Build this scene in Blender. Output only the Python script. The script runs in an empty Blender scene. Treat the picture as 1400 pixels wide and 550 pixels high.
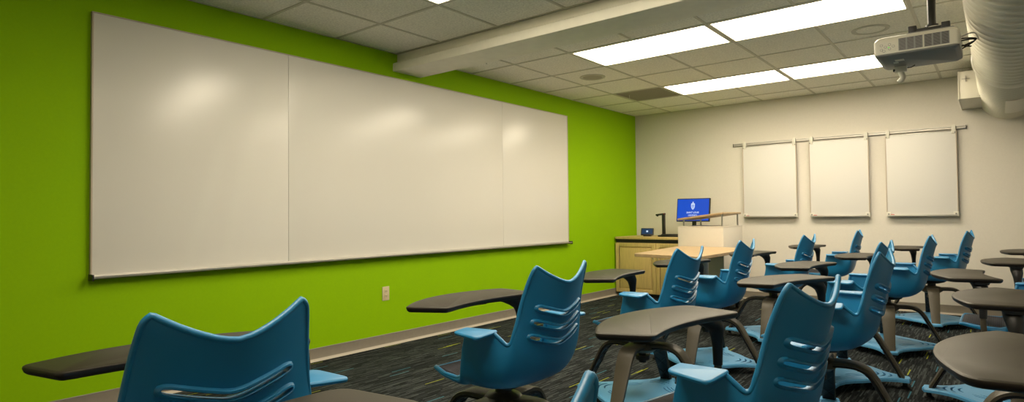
import bpy, bmesh, math, random
from mathutils import Vector, Matrix
random.seed(7)
C = bpy.context.scene.collection
PI = math.pi
T = 0.6096
H = 2.5          # ceiling height
L = 7.824        # far wall
XR = 5.35        # right wall
YB = -1.6        # wall behind the camera

# ------------------------------------------------------------------ materials
def mat(name, col, rough=0.5, metal=0.0, coat=0.0, emit=None, estr=0.0, spec=0.5):
    m = bpy.data.materials.new(name); m.use_nodes = True
    b = m.node_tree.nodes['Principled BSDF']
    b.inputs['Base Color'].default_value = (*col, 1)
    b.inputs['Roughness'].default_value = rough
    b.inputs['Metallic'].default_value = metal
    b.inputs['Coat Weight'].default_value = coat
    b.inputs['Coat Roughness'].default_value = 0.4
    b.inputs['Specular IOR Level'].default_value = spec
    if emit:
        b.inputs['Emission Color'].default_value = (*emit, 1)
        b.inputs['Emission Strength'].default_value = estr
    return m
def nd(m, t, **kw):
    n = m.node_tree.nodes.new(t)
    for k, v in kw.items(): setattr(n, k, v)
    return n
def lk(m, a, b): m.node_tree.links.new(a, b)
def bsdf(m): return m.node_tree.nodes['Principled BSDF']
def noise_bump(m, scale, strength, dist=0.001, detail=4, colvar=0.0, stretch=None):
    tc = nd(m, 'ShaderNodeTexCoord'); src = tc.outputs['Object']
    if stretch:
        mp = nd(m, 'ShaderNodeMapping'); mp.inputs['Scale'].default_value = stretch
        lk(m, src, mp.inputs['Vector']); src = mp.outputs['Vector']
    n = nd(m, 'ShaderNodeTexNoise'); n.inputs['Scale'].default_value = scale
    n.inputs['Detail'].default_value = detail
    lk(m, src, n.inputs['Vector'])
    bp = nd(m, 'ShaderNodeBump'); bp.inputs['Strength'].default_value = strength
    bp.inputs['Distance'].default_value = dist
    lk(m, n.outputs['Fac'], bp.inputs['Height']); lk(m, bp.outputs['Normal'], bsdf(m).inputs['Normal'])
    if colvar:
        c = bsdf(m).inputs['Base Color'].default_value[:3]
        r = nd(m, 'ShaderNodeValToRGB')
        r.color_ramp.elements[0].position = 0.3; r.color_ramp.elements[1].position = 0.7
        r.color_ramp.elements[0].color = (*[x*(1-colvar) for x in c], 1)
        r.color_ramp.elements[1].color = (*[min(1, x*(1+colvar)) for x in c], 1)
        lk(m, n.outputs['Fac'], r.inputs['Fac']); lk(m, r.outputs['Color'], bsdf(m).inputs['Base Color'])
    return m

M = {}
M['green'] = noise_bump(mat('green_paint', (0.262, 0.50, 0.0), 0.7, spec=0.12), 60, 0.12, colvar=0.02)
M['cream'] = noise_bump(mat('cream_paint', (0.71, 0.672, 0.60), 0.65, spec=0.25), 60, 0.12, colvar=0.015)
M['base'] = noise_bump(mat('taupe_rubber_base', (0.215, 0.19, 0.15), 0.55), 30, 0.05, colvar=0.04)
M['lit_toe'] = mat('baseboard_toe_lit', (0.45, 0.40, 0.32), 0.45)  # paler than the base: light caught by the sloped toe, put into the colour
M['tile'] = noise_bump(mat('mineral_tile', (0.86, 0.84, 0.755), 0.9, spec=0.1), 75, 0.8, 0.004, 5, colvar=0.13)
M['tbar'] = mat('grid_bar', (0.55, 0.53, 0.44), 0.5)
M['beam'] = noise_bump(mat('beam_paint', (0.84, 0.81, 0.69), 0.55), 14, 0.25, 0.002, colvar=0.03)
M['lamp'] = mat('lamp_diffuser', (0.9, 0.9, 0.9), 0.5, emit=(1.0, 0.87, 0.655), estr=16.9)
M['lampframe'] = mat('lamp_frame', (0.75, 0.72, 0.62), 0.4)
M['grille'] = noise_bump(mat('return_grille', (0.40, 0.37, 0.29), 0.7), 200, 0.3)
M['board'] = mat('board_enamel', (0.76, 0.745, 0.69), 0.26, spec=0.5)
M['board2'] = mat('board_laminate', (0.70, 0.685, 0.655), 0.45)
M['alu'] = mat('aluminium', (0.52, 0.50, 0.46), 0.38, metal=0.7)
M['edge'] = mat('board_edge', (0.50, 0.42, 0.33), 0.45)
M['plast_w'] = mat('white_plastic', (0.70, 0.68, 0.60), 0.4)
M['ivory'] = mat('ivory_plastic', (0.66, 0.56, 0.36), 0.4)
M['blue'] = mat('blue_plastic', (0.004, 0.195, 0.43), 0.45, spec=0.7, coat=0.22)
M['blue_foot'] = mat('blue_plastic_foot', (0.10, 0.36, 0.66), 0.42)
for k in ('blue', 'blue_foot'): noise_bump(M[k], 500, 0.10, 0.0004, 2)
M['brown'] = noise_bump(mat('bronze_powder_coat', (0.068, 0.059, 0.041), 0.42, spec=0.35), 700, 0.25, 0.0004, 2)
M['brown_top'] = noise_bump(mat('taupe_laminate', (0.030, 0.026, 0.0175), 0.45, spec=0.22), 500, 0.25, 0.0004, 2, colvar=0.08)
M['brown_edge'] = mat('dark_edge', (0.016, 0.011, 0.008), 0.35)
M['black'] = mat('black_plastic', (0.010, 0.010, 0.011), 0.45)
M['rub'] = mat('black_rubber', (0.008, 0.008, 0.008), 0.7)
M['wood_top'] = mat('maple_laminate', (0.42, 0.30, 0.165), 0.4)
M['wood_cab'] = mat('maple_veneer', (0.62, 0.45, 0.18), 0.45)
for k, sc in (('wood_top', (3, 1.2, 3)), ('wood_cab', (9, 9, 0.7))):
    noise_bump(M[k], 9, 0.05, colvar=0.10, stretch=sc, detail=6)
M['lectern'] = noise_bump(mat('lectern_laminate', (0.68, 0.635, 0.55), 0.5), 40, 0.05, colvar=0.01)
M['screen'] = mat('screen_blue', (0.0, 0.0, 0.0), 0.3, emit=(0.004, 0.075, 0.60), estr=0.95)
M['screen_w'] = mat('screen_white', (0.0, 0.0, 0.0), 0.3, emit=(0.62, 0.74, 0.95), estr=1.0)
M['screen_p'] = mat('panel_screen', (0.0, 0.0, 0.0), 0.2, emit=(0.02, 0.055, 0.12), estr=0.8)
M['proj'] = mat('projector_white', (0.60, 0.58, 0.50), 0.45)
M['proj_g'] = mat('projector_grey', (0.20, 0.205, 0.20), 0.5)
M['led'] = mat('green_led', (0.05, 0.3, 0.05), 0.3, emit=(0.1, 0.7, 0.08), estr=0.8)
M['duct'] = mat('painted_spiral_duct', (0.66, 0.63, 0.53), 0.45)
M['steel'] = mat('brushed_steel', (0.45, 0.43, 0.40), 0.3, metal=0.9)
M['red'] = mat('red_cap', (0.5, 0.05, 0.03), 0.5)
M['greenpen'] = mat('green_cap', (0.05, 0.25, 0.1), 0.5)

# seat mesh cushion: fine knitted dots
m = mat('knit_mesh', (0.012, 0.012, 0.018), 0.8); M['knit'] = m
tc = nd(m, 'ShaderNodeTexCoord'); vo = nd(m, 'ShaderNodeTexVoronoi'); vo.inputs['Scale'].default_value = 110
vo.inputs['Randomness'].default_value = 0.15
lk(m, tc.outputs['Object'], vo.inputs['Vector'])
r = nd(m, 'ShaderNodeValToRGB'); r.color_ramp.elements[0].color = (0.004, 0.004, 0.005, 1); r.color_ramp.elements[1].color = (0.04, 0.04, 0.055, 1)
r.color_ramp.elements[0].position = 0.25; r.color_ramp.elements[1].position = 0.6
lk(m, vo.outputs['Distance'], r.inputs['Fac']); lk(m, r.outputs['Color'], bsdf(m).inputs['Base Color'])

# carpet: charcoal loop with lighter streaks along Y and rare yellow / light-blue dashes
m = mat('streaked_carpet', (0.03, 0.03, 0.03), 0.95, spec=0.1); M['carpet'] = m
def mth(op, a, b=None):
    n = nd(m, 'ShaderNodeMath', operation=op)
    for i, v in enumerate((a, b)):
        if v is None: continue
        if isinstance(v, (int, float)): n.inputs[i].default_value = v
        else: lk(m, v, n.inputs[i])
    return n.outputs[0]
def cells(w, ln, seed):
    tc = nd(m, 'ShaderNodeTexCoord'); sx = nd(m, 'ShaderNodeSeparateXYZ'); lk(m, tc.outputs['Object'], sx.inputs[0])
    ix = mth('FLOOR', mth('MULTIPLY', sx.outputs['X'], 1.0/w))
    wn = nd(m, 'ShaderNodeTexWhiteNoise', noise_dimensions='2D')
    cb = nd(m, 'ShaderNodeCombineXYZ'); lk(m, ix, cb.inputs[0]); cb.inputs[1].default_value = seed
    lk(m, cb.outputs[0], wn.inputs['Vector'])
    y = mth('ADD', mth('MULTIPLY', sx.outputs['Y'], 1.0/ln), mth('MULTIPLY', wn.outputs['Value'], 7.0))
    iy = mth('FLOOR', y)
    cb2 = nd(m, 'ShaderNodeCombineXYZ'); lk(m, ix, cb2.inputs[0]); lk(m, iy, cb2.inputs[1]); cb2.inputs[2].default_value = seed
    w2 = nd(m, 'ShaderNodeTexWhiteNoise', noise_dimensions='3D'); lk(m, cb2.outputs[0], w2.inputs['Vector'])
    return w2.outputs['Value'], w2.outputs['Color']
v1, _ = cells(0.0075, 0.11, 1.3)
r1 = nd(m, 'ShaderNodeValToRGB'); e = r1.color_ramp.elements
e[0].position = 0.0; e[0].color = (0.008, 0.0095, 0.011, 1); e[1].position = 1.0; e[1].color = (0.080, 0.092, 0.092, 1)
q = e.new(0.45); q.color = (0.017, 0.020, 0.022, 1); q = e.new(0.75); q.color = (0.036, 0.042, 0.043, 1)
lk(m, v1, r1.inputs['Fac'])
v2, c2 = cells(0.0075, 0.17, 5.7)
isd = mth('GREATER_THAN', v2, 0.988)
sc2 = nd(m, 'ShaderNodeSeparateColor'); lk(m, c2, sc2.inputs[0])
pick = mth('GREATER_THAN', sc2.outputs['Green'], 0.45)
mx = nd(m, 'ShaderNodeMix', data_type='RGBA'); lk(m, pick, mx.inputs['Factor'])
mx.inputs['A'].default_value = (0.06, 0.20, 0.27, 1); mx.inputs['B'].default_value = (0.33, 0.36, 0.035, 1)
mx2 = nd(m, 'ShaderNodeMix', data_type='RGBA'); lk(m, isd, mx2.inputs['Factor'])
lk(m, r1.outputs['Color'], mx2.inputs['A']); lk(m, mx.outputs['Result'], mx2.inputs['B'])
# fine loop noise on top
tcn = nd(m, 'ShaderNodeTexCoord'); nz = nd(m, 'ShaderNodeTexNoise'); nz.inputs['Scale'].default_value = 260
lk(m, tcn.outputs['Object'], nz.inputs['Vector'])
rr = nd(m, 'ShaderNodeValToRGB'); rr.color_ramp.elements[0].position = .3; rr.color_ramp.elements[1].position = .7
rr.color_ramp.elements[0].color = (.72, .72, .72, 1); rr.color_ramp.elements[1].color = (1, 1, 1, 1)
lk(m, nz.outputs['Fac'], rr.inputs['Fac'])
mx3 = nd(m, 'ShaderNodeMix', data_type='RGBA', blend_type='MULTIPLY'); mx3.inputs['Factor'].default_value = 1
lk(m, mx2.outputs['Result'], mx3.inputs['A']); lk(m, rr.outputs['Color'], mx3.inputs['B'])
lk(m, mx3.outputs['Result'], bsdf(m).inputs['Base Color'])
bp = nd(m, 'ShaderNodeBump'); bp.inputs['Strength'].default_value = .5; bp.inputs['Distance'].default_value = .003
lk(m, nz.outputs['Fac'], bp.inputs['Height']); lk(m, bp.outputs['Normal'], bsdf(m).inputs['Normal'])

# chair leg insert: X ribs
m = mat('ribbed_black', (0.008, 0.008, 0.009), 0.4); M['rib'] = m

# ------------------------------------------------------------------ mesh helpers
class MB:
    def __init__(s): s.v = []; s.f = []; s.m = []; s.sm = []; s.mats = []
    def mi(s, k):
        if k not in s.mats: s.mats.append(k)
        return s.mats.index(k)
    def add(s, vs, fs, k, smooth=False):
        o = len(s.v); s.v += [tuple(v) for v in vs]; i = s.mi(k)
        for f in fs: s.f.append([o+j for j in f]); s.m.append(i); s.sm.append(smooth)
        return s
    def box(s, x0, x1, y0, y1, z0, z1, k, bev=0.0, rot=None, piv=(0, 0, 0)):
        bm = bmesh.new(); bmesh.ops.create_cube(bm, size=1)
        for v in bm.verts: v.co = Vector(((x0+x1)/2+v.co.x*(x1-x0), (y0+y1)/2+v.co.y*(y1-y0), (z0+z1)/2+v.co.z*(z1-z0)))
        if bev > 0: bmesh.ops.bevel(bm, geom=bm.edges[:]+bm.verts[:], offset=bev, segments=2, profile=0.6, affect='EDGES')
        if rot is not None:
            p = Vector(piv)
            for v in bm.verts: v.co = p + rot @ (v.co-p)
        return s.frombm(bm, k)
    def frombm(s, bm, k, smooth=False):
        bm.verts.ensure_lookup_table(); bm.verts.index_update()
        s.add([v.co[:] for v in bm.verts], [[v.index for v in f.verts] for f in bm.faces], k, smooth); bm.free(); return s
    def tube(s, pts, r, k, n=12, closed=False, cap=True, sy=1.0):
        pts = [Vector(p) for p in pts]; N = len(pts); rs = r if isinstance(r, (list, tuple)) else [r]*N
        vs = []; prev = None
        for i, p in enumerate(pts):
            if closed: t = pts[(i+1) % N]-pts[i-1]
            else: t = pts[min(i+1, N-1)]-pts[max(i-1, 0)]
            t.normalize()
            if prev is None:
                a = Vector((0, 0, 1)) if abs(t.z) < .9 else Vector((1, 0, 0))
                u = t.cross(a).normalized()
            else: u = (prev - t*prev.dot(t)).normalized()
            prev = u; w = t.cross(u)
            for j in range(n):
                a = 2*PI*j/n; vs.append(p+u*(rs[i]*math.cos(a))+w*(rs[i]*sy*math.sin(a)))
        fs = []
        R = N if closed else N-1
        for i in range(R):
            for j in range(n):
                a, b = i*n+j, i*n+(j+1) % n; c, d = ((i+1) % N)*n+(j+1) % n, ((i+1) % N)*n+j
                fs.append([a, b, c, d])
        if cap and not closed: fs += [list(range(n))[::-1], [(N-1)*n+j for j in range(n)]]
        return s.add(vs, fs, k, True)
    def cyl(s, c, r, z0, z1, k, n=28, r2=None, axis='z', smooth=True):
        r2 = r if r2 is None else r2; vs = []
        for z, rr in ((z0, r), (z1, r2)):
            for j in range(n):
                a = 2*PI*j/n; x, y = rr*math.cos(a), rr*math.sin(a)
                vs.append({'z': (c[0]+x, c[1]+y, z), 'y': (c[0]+x, z, c[1]+y), 'x': (z, c[0]+x, c[1]+y)}[axis])
        s.add(vs, [[j, (j+1) % n, n+(j+1) % n, n+j] for j in range(n)], k, smooth)
        s.add(vs, [list(range(n))[::-1], list(range(n, 2*n))], k, False); return s
    def lathe(s, prof, c, k, n=36, axis='z'):
        vs = []
        for r, h in prof:
            for j in range(n):
                a = 2*PI*j/n; x, y = r*math.cos(a), r*math.sin(a)
                vs.append({'z': (c[0]+x, c[1]+y, c[2]+h), 'y': (c[0]+x, c[1]+h, c[2]+y)}[axis])
        N = len(prof)
        fs = [[i*n+j, i*n+(j+1) % n, (i+1)*n+(j+1) % n, (i+1)*n+j] for i in range(N-1) for j in range(n)]
        s.add(vs, fs, k, True); s.add(vs, [list(range(n))[::-1], [(N-1)*n+j for j in range(n)]], k); return s
    def prism(s, loops, k, kside=None, kbot=None):   # loops: list of closed loops (same count) from top to bottom
        n = len(loops[0]); vs = [p for lp in loops for p in lp]
        s.add(vs, [list(range(n))], k)
        s.add(vs, [[i*n+j, (i+1)*n+j, (i+1)*n+(j+1) % n, i*n+(j+1) % n] for i in range(len(loops)-1) for j in range(n)], kside or k, True)
        s.add(vs, [[(len(loops)-1)*n+j for j in range(n)][::-1]], kbot or kside or k); return s
    def mesh(s, name):
        me = bpy.data.meshes.new(name); me.from_pydata(s.v, [], s.f)
        for k in s.mats: me.materials.append(M[k])
        for p, i, q in zip(me.polygons, s.m, s.sm): p.material_index = i; p.use_smooth = q
        bm = bmesh.new(); bm.from_mesh(me); bmesh.ops.remove_doubles(bm, verts=bm.verts, dist=1e-6)
        bmesh.ops.recalc_face_normals(bm, faces=bm.faces); bm.to_mesh(me); bm.free()
        me.set_sharp_from_angle(angle=math.radians(38))
        return me
    def build(s, name, parent=None, **kw):
        o = bpy.data.objects.new(name, s.mesh(name)); C.objects.link(o)
        if parent is not None: o.parent = parent
        for k, v in kw.items(): o[k] = v
        return o
def empty(name, loc, label, cat, group=None, rz=0):
    o = bpy.data.objects.new(name, None); C.objects.link(o); o.location = loc; o.rotation_euler = (0, 0, rz)
    o.empty_display_size = .1
    o['label'] = label; o['category'] = cat
    if group: o['group'] = group
    return o
def struct(mb, name): return mb.build(name, kind='structure')

# ------------------------------------------------------------------ room shell
struct(MB().box(-.12, XR+.12, YB-.12, L+.12, -.1, 0, 'carpet'), 'floor')
struct(MB().box(-.12, 0, YB-.12, L+.12, 0, H+.5, 'green'), 'wall_left')
struct(MB().box(0, XR, L, L+.12, 0, H+.5, 'cream'), 'wall_far')
struct(MB().box(XR, XR+.12, YB-.12, L+.12, 0, H+.5, 'cream'), 'wall_right')
struct(MB().box(0, XR, YB-.12, YB, 0, H+.5, 'cream'), 'wall_back')
def baseboard(name, pts_dir, along):
    mb = MB()
    prof = [(0, .098), (.005, .1), (.010, .096), (.010, .012), (.016, .004), (.016, 0), (0, 0)]
    a0, a1 = along; vs = []
    for t in (a0, a1):
        for d, z in prof: vs.append(pts_dir(d, t, z))
    n = len(prof)
    mb.add(vs, [[j, (j+1) % n, n+(j+1) % n, n+j] for j in range(n)]+[list(range(n)), list(range(n, 2*n))], 'base')
    tv = [pts_dir(d, t, z) for t in (a0, a1) for d, z in ((.0105, .020), (.013, .013), (.022, .0015), (.022, 0), (.0105, 0))]
    mb.add(tv, [[j, (j+1) % 5, 5+(j+1) % 5, 5+j] for j in range(5)]+[list(range(5)), list(range(5, 10))], 'lit_toe')
    return struct(mb, name)
baseboard('baseboard_left', lambda d, t, z: (d, t, z), (YB, L))
baseboard('baseboard_far', lambda d, t, z: (t, L-d, z), (.016, XR-.016))
baseboard('baseboard_right', lambda d, t, z: (XR-d, t, z), (YB, L))

# ceiling: lay-in tiles (two fields either side of the beam), open where the lamps sit
W0, Y0L, Y0R = 0.5517, 2.786, 3.1366
def lines(o, lo, hi):
    k0 = math.ceil((lo-o)/T+1e-6); r = [lo]
    while o+k0*T < hi-1e-6: r.append(o+k0*T); k0 += 1
    return r+[hi]
xs = lines(W0, 0, XR)
lamp_cells = []
LAMPS = []
for yy in (Y0R+2*T, Y0R+5*T): LAMPS += [(W0+T, yy), (W0+3*T, yy)]
for yy in (Y0L-T,): LAMPS += [(W0+T, yy), (W0+3*T, yy)]
for yy in (Y0L-4*T,): LAMPS += [(W0+3*T, yy)]
tiles = MB(); bars = MB()
GR = (W0, Y0R+5*T)      # return-air grille cell
for ys in (lines(Y0L, YB, 3.41), lines(Y0R, 3.685, L)):
    for j in range(len(ys)-1):
        for i in range(len(xs)-1):
            xm, ym = (xs[i]+xs[i+1])/2, (ys[j]+ys[j+1])/2
            if any(lx < xm < lx+2*T and ly < ym < ly+T for lx, ly in LAMPS): continue
            if GR[0] < xm < GR[0]+T and GR[1] < ym < GR[1]+T: continue
            tiles.box(xs[i]+.003, xs[i+1]-.003, ys[j]+.003, ys[j+1]-.003, H+.004, H+.02, 'tile')
    a, b = ys[0], ys[-1]
    def skip(x0, x1, y0, y1):
        return any(lx+.02 < (x0+x1)/2 < lx+2*T-.02 and ly+.02 < (y0+y1)/2 < ly+T-.02 for lx, ly in LAMPS)
    for x in xs:
        for j in range(len(ys)-1):
            if not skip(x-.01, x+.01, ys[j], ys[j+1]): bars.box(max(0, x-.011), min(XR, x+.011), ys[j], ys[j+1], H, H+.006, 'tbar')
    for y in ys:
        bars.box(0, XR, max(a, y-.011), min(b, y+.011), H-.0006, H+.0054, 'tbar')
tiles.box(0, XR, YB, L, H+.25, H+.3, 'tile')
struct(tiles, 'ceiling'); struct(bars, 'trim_1')

# boxed steel beam crossing the ceiling
bmp = [(3.41, 2.52), (3.41, 2.432), (3.398, 2.426), (3.372, 2.420), (3.362, 2.412), (3.36, 2.352), (3.364, 2.346), (3.68, 2.345), (3.685, 2.35), (3.685, 2.52)]
n = len(bmp); mb = MB()
mb.add([(x, y, z) for x in (0, XR) for y, z in bmp], [[j, (j+1) % n, n+(j+1) % n, n+j] for j in range(n)]+[list(range(n)), list(range(n, 2*n))], 'beam')
struct(mb, 'trim_2')

# ------------------------------------------------------------------ ceiling things
lamp_lab = {(0, 0): 'long lit ceiling panel nearest the beam, left one of the front pair',
            (1, 0): 'largest lit ceiling panel, beside the beam and the round speaker ring',
            (0, 1): 'lit ceiling panel touching the dark air grille, left in the far pair',
            (1, 1): 'lit ceiling panel partly hidden behind the projector, in the far pair'}
for i, (x, y) in enumerate(LAMPS):
    if i < 4: lab = lamp_lab[(i % 2, i//2)]; g = 'ceiling light panels past the beam'
    else: lab = 'lit ceiling panel on the near side of the beam, outside the picture'; g = 'ceiling light panels before the beam'
    e = empty('ceiling_light', (x+T, y+T/2, H), lab, 'ceiling light', g)
    a, b = T-.012, T/2-.012
    fr = MB(); w = .014
    fr.box(-a, a, -b, -b+w, -.003, .05, 'lampframe'); fr.box(-a, a, b-w, b, -.003, .05, 'lampframe')
    fr.box(-a, -a+w, -b+w, b-w, -.003, .05, 'lampframe'); fr.box(a-w, a, -b+w, b-w, -.003, .05, 'lampframe')
    fr.build('frame', e)
    MB().box(-a+w, a-w, -b+w, b-w, .004, .012, 'lamp').build('diffuser', e)
for (x, y, lab) in ((0.832, 5.287, 'round ceiling speaker above the whiteboard, near the dark air grille'), (3.301, 5.341, 'round ceiling speaker ring beside the projector')):
    e = empty('ceiling_speaker', (x, y, H+.004), lab, 'ceiling speaker', 'round ceiling speakers')
    MB().lathe([(.098, .0), (.102, -.006), (.118, -.009), (.128, -.006), (.131, 0)], (0, 0, 0), 'tbar').build('rim', e)
    MB().lathe([(.0, -.004), (.05, -.0045), (.097, -.003), (.097, .004)], (0, 0, 0), 'tile' if x > 2 else 'grille').build('grille', e)
gx, gy = GR
e = empty('air_grille', (gx+T/2, gy+T/2, H), 'dark square return air grille in the ceiling beside a light panel', 'air vent')
g = MB(); a = T/2-.011
g.box(-a, a, -a, a, .012, .02, 'grille')
for k in range(24):
    yy = -a+.02+k*(2*a-.04)/23; g.box(-a+.01, a-.01, yy-.004, yy+.004, .004, .012, 'grille')
g.build('louvre', e)
g = MB()
for q in ((-a, a, -a, -a+.012), (-a, a, a-.012, a), (-a, -a+.012, -a, a), (a-.012, a, -a, a)): g.box(*q, .001, .006, 'tbar')
g.build('frame', e)
for (x, y, lab) in ((W0-.06, 4.02, 'small white wire hook hanging from the ceiling just past the beam'), (gx+.12, gy+.2, 'small white wire hook hanging below the dark air grille')):
    o = MB().tube([(x, y, H+.004), (x, y, H-.03), (x+.006, y, H-.05), (x+.014, y, H-.045)], .003, 'plast_w', 8).build('ceiling_hook')
    o['label'] = lab; o['category'] = 'hook'; o['group'] = 'small ceiling hooks'

# spiral duct and its register box
xc, zc, R = 4.150, 2.243, 0.233
e = empty('air_duct', (xc, 4.5, zc), 'large round ribbed white air duct running under the ceiling at right', 'air duct')
def ring(y, r, n=56): return [(r*math.cos(2*PI*j/n), y-4.5, r*math.sin(2*PI*j/n)) for j in range(n)]
mb = MB(); prof = []
y = 1.2
while y < 5.72:
    for dy, dr in ((0, .003), (.006, .0085), (.012, .0085), (.018, .003), (.026, 0), (.105, 0)): prof.append((y+dy, R+dr-.004))
    y += .115
prof2 = []
y = 5.86
while y < L-.03:
    for dy, dr in ((0, .002), (.006, .007), (.012, .007), (.018, .002), (.024, 0), (.05, 0)): prof2.append((y+dy, R-.006+dr))
    y += .06
def ringmesh(prof, k, cap=False):
    n = 56; mb = MB(); vs = []
    for y, r in prof: vs += ring(y, r, n)
    mb.add(vs, [[i*n+j, i*n+(j+1) % n, (i+1)*n+(j+1) % n, (i+1)*n+j] for i in range(len(prof)-1) for j in range(n)], k, True)
    mb.add(vs, [list(range(n)), [(len(prof)-1)*n+j for j in range(n)]], k)
    return mb
ringmesh(prof, 'duct').build('spiral_pipe', e)
ringmesh(prof2, 'duct').build('corrugated_pipe', e)
ringmesh([(5.70, R-.01), (5.70, R+.006), (5.73, R+.012), (5.77, R+.014), (5.81, R+.010), (5.87, R+.002), (5.87, R-.012)], 'duct').build('coupling_band', e)
mb = MB()
pl = [(x, -.004) for x in (.0,)]
for a0, a1 in ((-100, -55),):
    vs = []; NN = 12
    for i in range(NN+1):
        a = math.radians(a0+(a1-a0)*i/NN)
        for yy in (6.5-4.5, 7.3-4.5):
            for rr in (R-.003, R+.006): vs.append((rr*math.cos(a), yy, rr*math.sin(a)))
    fs = []
    for i in range(NN):
        o = i*4; fs += [[o, o+4, o+5, o+1], [o+2, o+3, o+7, o+6], [o+1, o+5, o+7, o+3], [o, o+2, o+6, o+4]]
    fs += [[0, 1, 3, 2], [NN*4, NN*4+2, NN*4+3, NN*4+1]]
    mb.add(vs, fs, 'duct', True)
mb.build('access_plate', e)
mb = MB(); mb.box(3.775-xc, 3.955-xc, 7.07-4.5, L-4.5-.002, 2.15-zc, 2.41-zc, 'duct', .003)
mb.box(3.770-xc, 3.777-xc, 7.06-4.5, L-4.5-.002, 2.145-zc, 2.415-zc, 'duct'); mb.build('register_box', e)
MB().box(3.80-xc, 3.86-xc, 7.062-4.5, 7.07-4.5, 2.335-zc, 2.34-zc, 'steel').box(3.828-xc, 3.833-xc, 7.058-4.5, 7.07-4.5, 2.31-zc, 2.365-zc, 'steel').build('damper_handle', e)
MB().box(3.93-xc, 3.955-xc, 7.055-4.5, 7.07-4.5, 2.16-zc, 2.24-zc, 'brown_edge').build('hinge', e)

# ------------------------------------------------------------------ projector
PX0, PX1, PY0, PY1, PZ0, PZ1 = 3.500, 3.900, 4.0, 4.40, 1.972, 2.065
pc = ((PX0+PX1)/2, (PY0+PY1)/2)
e = empty('projector', (pc[0], pc[1], PZ0), 'white and grey projector hanging from a black ceiling pole', 'projector')
def P(mb, name, par=e, **k): return mb.build(name, par, **k)
w, d, hh = (PX1-PX0)/2, (PY1-PY0)/2, PZ1-PZ0
mb = MB()
def rr_loop(w, d, r, z, n=6):
    lp = []
    for cx, cy, a0 in ((w-r, d-r, 0), (-w+r, d-r, 90), (-w+r, -d+r, 180), (w-r, -d+r, 270)):
        for i in range(n+1):
            a = math.radians(a0+90*i/n); lp.append((cx+r*math.cos(a), cy+r*math.sin(a), z))
    return lp
mb.prism([rr_loop(w-.02, d-.03, .03, hh+.028), rr_loop(w-.008, d-.012, .035, hh+.022), rr_loop(w, d, .02, hh+.002), rr_loop(w, d, .02, .02), rr_loop(w-.003, d-.003, .02, .018)], 'proj')
b = P(mb, 'body')
mb = MB(); mb.prism([rr_loop(w-.002, d-.002, .02, .022), rr_loop(w-.004, d-.004, .02, .012), rr_loop(w-.022, d-.02, .02, 0)], 'proj_g'); under = P(mb, 'bottom_shell')
MB().box(-w*.55, -w*.33, -.10, -.055, -.002, .004, 'proj', .001).build('sticker', under)
MB().box(-w*.62, -w*.5, -.035, -.005, -.002, .004, 'proj', .001).build('sticker', under)
for gx0 in (-.075, .045):
    mb = MB()
    for col in range(3):
        for rw in range(13):
            xx = gx0+col*.038; zz = .03+rw*.0052
            mb.box(xx, xx+.030, -d-.0012, -d+.004, zz, zz+.0028, 'brown_edge')
    mb.box(gx0-.004, gx0+.11, -d-.0006, -d+.003, .027, .098-.002, 'proj_g')
    mb.build('vent', b)
mb = MB(); mb.box(-w+.022, -.09, -d-.0010, -d+.002, .030, .086, 'proj', .0008); cp = mb.build('control_panel', b)
for bx, bz in ((-.162, .07), (-.162, .045), (-.142, .058), (-.122, .07), (-.104, .058), (-.122, .045), (-.150, .036)):
    mb = MB(); mb.cyl((bx, bz), .0055, -d-.004, -d, 'proj', 12, axis='y'); mb.cyl((bx, bz), .0075, -d-.0018, -d, 'proj_g', 14, axis='y'); mb.build('button', cp)
MB().cyl((-.126, .053), .0035, -d-.005, -d, 'led', 10, axis='y').build('indicator_light', cp, label='small green lit indicator')
# top bracket, plate, pole
mb = MB(); mb.box(-.05, .175, -.12, .12, hh+.02, hh+.048, 'proj_g', .010); mb.box(-.035, .15, -.10, .08, hh+.048, hh+.066, 'black', .004)
mb.box(-.04, .0, -.11, -.07, hh+.04, hh+.085, 'black', .003); mb.box(.115, .155, -.11, -.06, hh+.04, hh+.08, 'black', .003)
mb.box(.03, .10, -.03, .03, hh+.06, hh+.085, 'black', .004)
for sx in (.0, .13): mb.box(sx-.008, sx+.008, -.05, .05, hh+.03, hh+.075, 'black', .002)
P(mb, 'mount_bracket')
mb = MB(); mb.cyl((.065, 0), .021, hh+.07, H-PZ0+.003, 'black', 20); mb.cyl((.065, 0), .032, hh+.07, hh+.10, 'black', 20); mb.cyl((.065, 0), .06, H-PZ0-.012, H-PZ0+.003, 'black', 24); P(mb, 'pole')
def arc(p0, p1, up, n=14):
    p0, p1, up = Vector(p0), Vector(p1), Vector(up)
    return [p0.lerp(p1, i/n)+up*math.sin(PI*i/n) for i in range(n+1)]
mb = MB(); 
mb.tube(arc((w-.01, -.02, hh-.01), (w-.01, .08, hh-.035), (.075, 0, .01)), .004, 'black', 8)
mb.tube(arc((w-.01, -.05, hh-.03), (w-.01, .06, hh-.055), (.07, 0, .02)), .004, 'black', 8)
mb.tube(arc((w-.01, -.03, hh-.05), (w-.01, .09, hh-.02), (.05, 0, -.015)), .004, 'black', 8)
mb.tube([(w-.02, -.03, z) for z in (hh-.01, hh-.01)]+[(w+.03, -.03, hh-.012)], .006, 'black', 8)
P(mb, 'cable', label='black cables looping out of the right side')
P(MB().tube(arc((w-.01, 0, hh+.0), (w+.075, .02, hh-.02), (.02, 0, .03)), .0045, 'alu', 8), 'cable', label='grey cable')
mb = MB(); mb.tube(arc((-.08, -.08, hh+.03), (.02, -.05, hh+.045), (0, 0, .015)), .004, 'black', 8); mb.tube(arc((-.12, -.02, hh+.025), (.0, .02, hh+.05), (0, 0, .02)), .004, 'black', 8)
mb.box(-.09, -.07, -.095, -.075, hh+.02, hh+.04, 'black', .002); P(mb, 'power_cable')
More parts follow.
